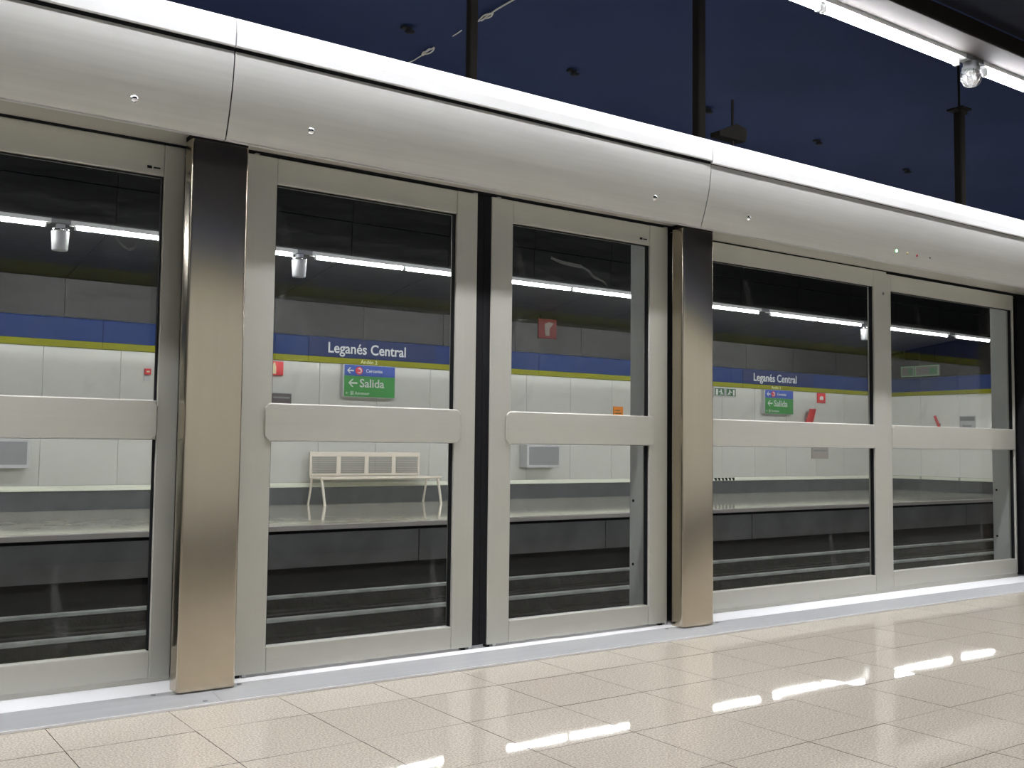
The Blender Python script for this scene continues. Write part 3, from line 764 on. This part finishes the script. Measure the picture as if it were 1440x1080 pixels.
# small signs and boxes on the opposite wall
def plate(name, label, cat, x0, x1, z0, z1, face, dep=0.02, group=None):
    t = thing(name, label, cat, ((x0 + x1) / 2, YW, z0), group)
    hx, h = (x1 - x0) / 2, z1 - z0
    box('board', face, t, -hx, hx, -dep, -0.001, 0, h, 0.003)
    return t, hx, h, -dep
t, hx, h, y = plate('extinguisher_sign', 'small red fire extinguisher sign at the left of the left leaf', 'sign', 5.93, 6.135, 1.965, 2.175, 'red', 0.05)
MB().prism_xz([(-0.075, 0.02), (-0.015, 0.02), (-0.015, 0.13), (-0.03, 0.165), (-0.03, 0.19), (-0.06, 0.19), (-0.06, 0.165), (-0.075, 0.13)], y - 0.004, y - 0.0005).build('pictogram', 'cream', t)
t = thing('equipment_box', 'dark equipment box below the red extinguisher sign', 'wall box', (6.08, YW, 1.25))
box('housing', 'darkbox', t, -0.16, 0.15, -0.16, -0.001, 0, 0.435, 0.006); box('lid', 'boxframe', t, -0.16, 0.15, -0.165, -0.001, 0.4355, 0.45)
box('stripe', 'boxgrey', t, -0.14, 0.12, -0.164, -0.1605, 0.36, 0.385)
t = thing('alarm_button', 'tiny red alarm button seen at the right of the far left panel', 'alarm button', (4.12, YW, 1.79))
box('case', 'red', t, -0.042, 0.045, -0.05, -0.001, 0.09, 0.175, 0.006); box('label_plate', 'boxframe', t, -0.042, 0.045, -0.012, -0.001, 0.0, 0.075)
box('push_plate', 'cream', t, -0.02, 0.022, -0.053, -0.0505, 0.12, 0.145)
t, hx, h, y = plate('hose_sign', 'dull red hanging sign below the dark ceiling behind the right leaf', 'sign', 10.48, 10.87, 2.79, 3.13, 'red_dull', 0.03)
t.location.y = 10.415
for xx in (-0.15, 0.15):
    MB().tube([(xx, -0.015, h), (xx, -0.015, h + 0.075)], 0.008, 6).build('rod', 'darkpost', t)
MB().prism_xz([(-0.05, 0.05), (0.04, 0.05), (0.04, 0.17), (0.12, 0.27), (0.03, 0.29), (-0.07, 0.25)], y - 0.004, y - 0.0005).build('pictogram', 'brown', t)
t, hx, h, y = plate('orange_sign', 'small orange notice above the crossbar of the right leaf', 'sign', 12.79, 13.03, 1.46, 1.70, 'orange')
box('print', 'brown', t, -hx + 0.04, hx - 0.04, y - 0.002, y - 0.0005, h * 0.42, h * 0.5)
box('print', 'brown', t, -hx + 0.04, hx - 0.08, y - 0.002, y - 0.0005, h * 0.66, h * 0.72)
for x0, lb in ((15.50, 'left green emergency exit sign beside the second column'), (15.84, 'right green emergency exit sign beside the second column')):
    t, hx, h, y = plate('emergency_exit_sign', lb, 'sign', x0, x0 + 0.31, 1.995, 2.18, 'boxframe', 0.03, 'green emergency exit signs')
    box('face', 'darkgreen', t, -hx + 0.015, hx - 0.015, y - 0.003, y - 0.0005, 0.018, h - 0.015)
    m_ = MB()
    fl = -1 if x0 < 15.6 else 1
    def q(pts): m_.prism_xz([(fl * a, b) for a, b in pts] if fl > 0 else [(-a, b) for a, b in pts][::-1], y - 0.006, y - 0.0032)
    q([(0.055, 0.03), (0.105, 0.03), (0.105, 0.15), (0.055, 0.15)])        # doorway
    disc(fl * -0.045, 0.135, 0.016, y - 0.006, y - 0.0032, 12, m_)          # running figure
    q([(-0.07, 0.085), (-0.04, 0.08), (-0.02, 0.118), (-0.05, 0.12)])
    q([(-0.11, 0.04), (-0.09, 0.035), (-0.045, 0.082), (-0.068, 0.088)])
    q([(-0.045, 0.035), (-0.025, 0.035), (-0.035, 0.083), (-0.055, 0.083)])
    q([(-0.03, 0.10), (0.02, 0.085), (0.025, 0.097), (-0.02, 0.118)])
    m_.build('pictogram', 'letter', t)
t, hx, h, y = plate('hydrant_sign', 'small square red sign with white mark right of the second exit sign', 'sign', 18.80, 19.08, 1.965, 2.19, 'red')
MB().prism_xz([(-0.06, 0.07), (0.06, 0.07), (0.06, 0.14), (0.0, 0.16), (-0.06, 0.14)], y - 0.004, y - 0.0005).build('pictogram', 'letter', t)
t = thing('slanted_sign', 'slanted red plate projecting from the wall beside the second exit sign', 'sign', (18.42, YW, 1.30))
MB().prism_xz([(-0.22, 0.0), (0.0, 0.0), (0.21, 0.52), (0.02, 0.52)], -0.12, -0.09).build('plate', 'red', t)
box('bracket', 'boxgrey', t, -0.03, 0.03, -0.0895, -0.001, 0.22, 0.30)
t, hx, h, y = plate('notice_plate', 'grey brown notice plate low on the wall below the slanted red plate', 'sign', 18.60, 19.17, 0.72, 1.02, 'nosing')
box('print', 'boxgrey', t, -hx + 0.05, hx - 0.05, y - 0.002, y - 0.0005, 0.16, 0.20)

# on the end wall
t = thing('notice_board', 'small grey printed notice on the end wall', 'sign', (XR, 9.12, 1.30))
box('board', 'boxframe', t, -0.015, -0.001, -0.19, 0.19, 0, 0.41, 0.002)
box('heading', 'boxgrey', t, -0.018, -0.0155, -0.17, 0.17, 0.30, 0.39)
box('print', 'boxgrey', t, -0.018, -0.0155, -0.10, 0.12, 0.17, 0.20)
t = thing('slanted_bar', 'thin slanted red bar on the end wall', 'bar', (XR - 0.05, 9.72, 1.30))
MB().tube([(0, 0.0, 0), (0, 0.17, 0.42)], 0.03, 10).build('bar', 'red', t)
box('bracket', 'boxgrey', t, 0.0, 0.049, 0.06, 0.1, 0.15, 0.25)
t = thing('hanging_exit_sign', 'dark hanging sign with pale green frame before the end wall', 'sign', (XR - 0.4, 10.02, 2.62))
for a, b in ((0.13, 0.47), (-0.48, 0.11)):
    box('board', 'darkbox', t, -0.03, 0.03, a, b, 0, 0.24, 0.003)
    fr = MB()
    for p_, q_, r_, s_ in ((a, b, 0.0, 0.022), (a, b, 0.218, 0.24), (a, a + 0.022, 0.022, 0.218), (b - 0.022, b, 0.022, 0.218)):
        fr.box(-0.036, -0.0305, p_, q_, r_, s_)
    fr.build('frame', 'sign_frame', t)
    box('green_mark', 'darkgreen', t, -0.034, -0.0305, a + 0.05, a + 0.05 + 0.3 * (b - a), 0.05, 0.18)
for yy in (-0.4, 0.4):
    MB().tube([(0, yy, 0.24), (0, yy, 0.62)], 0.01, 8).build('rod', 'darkpost', t)
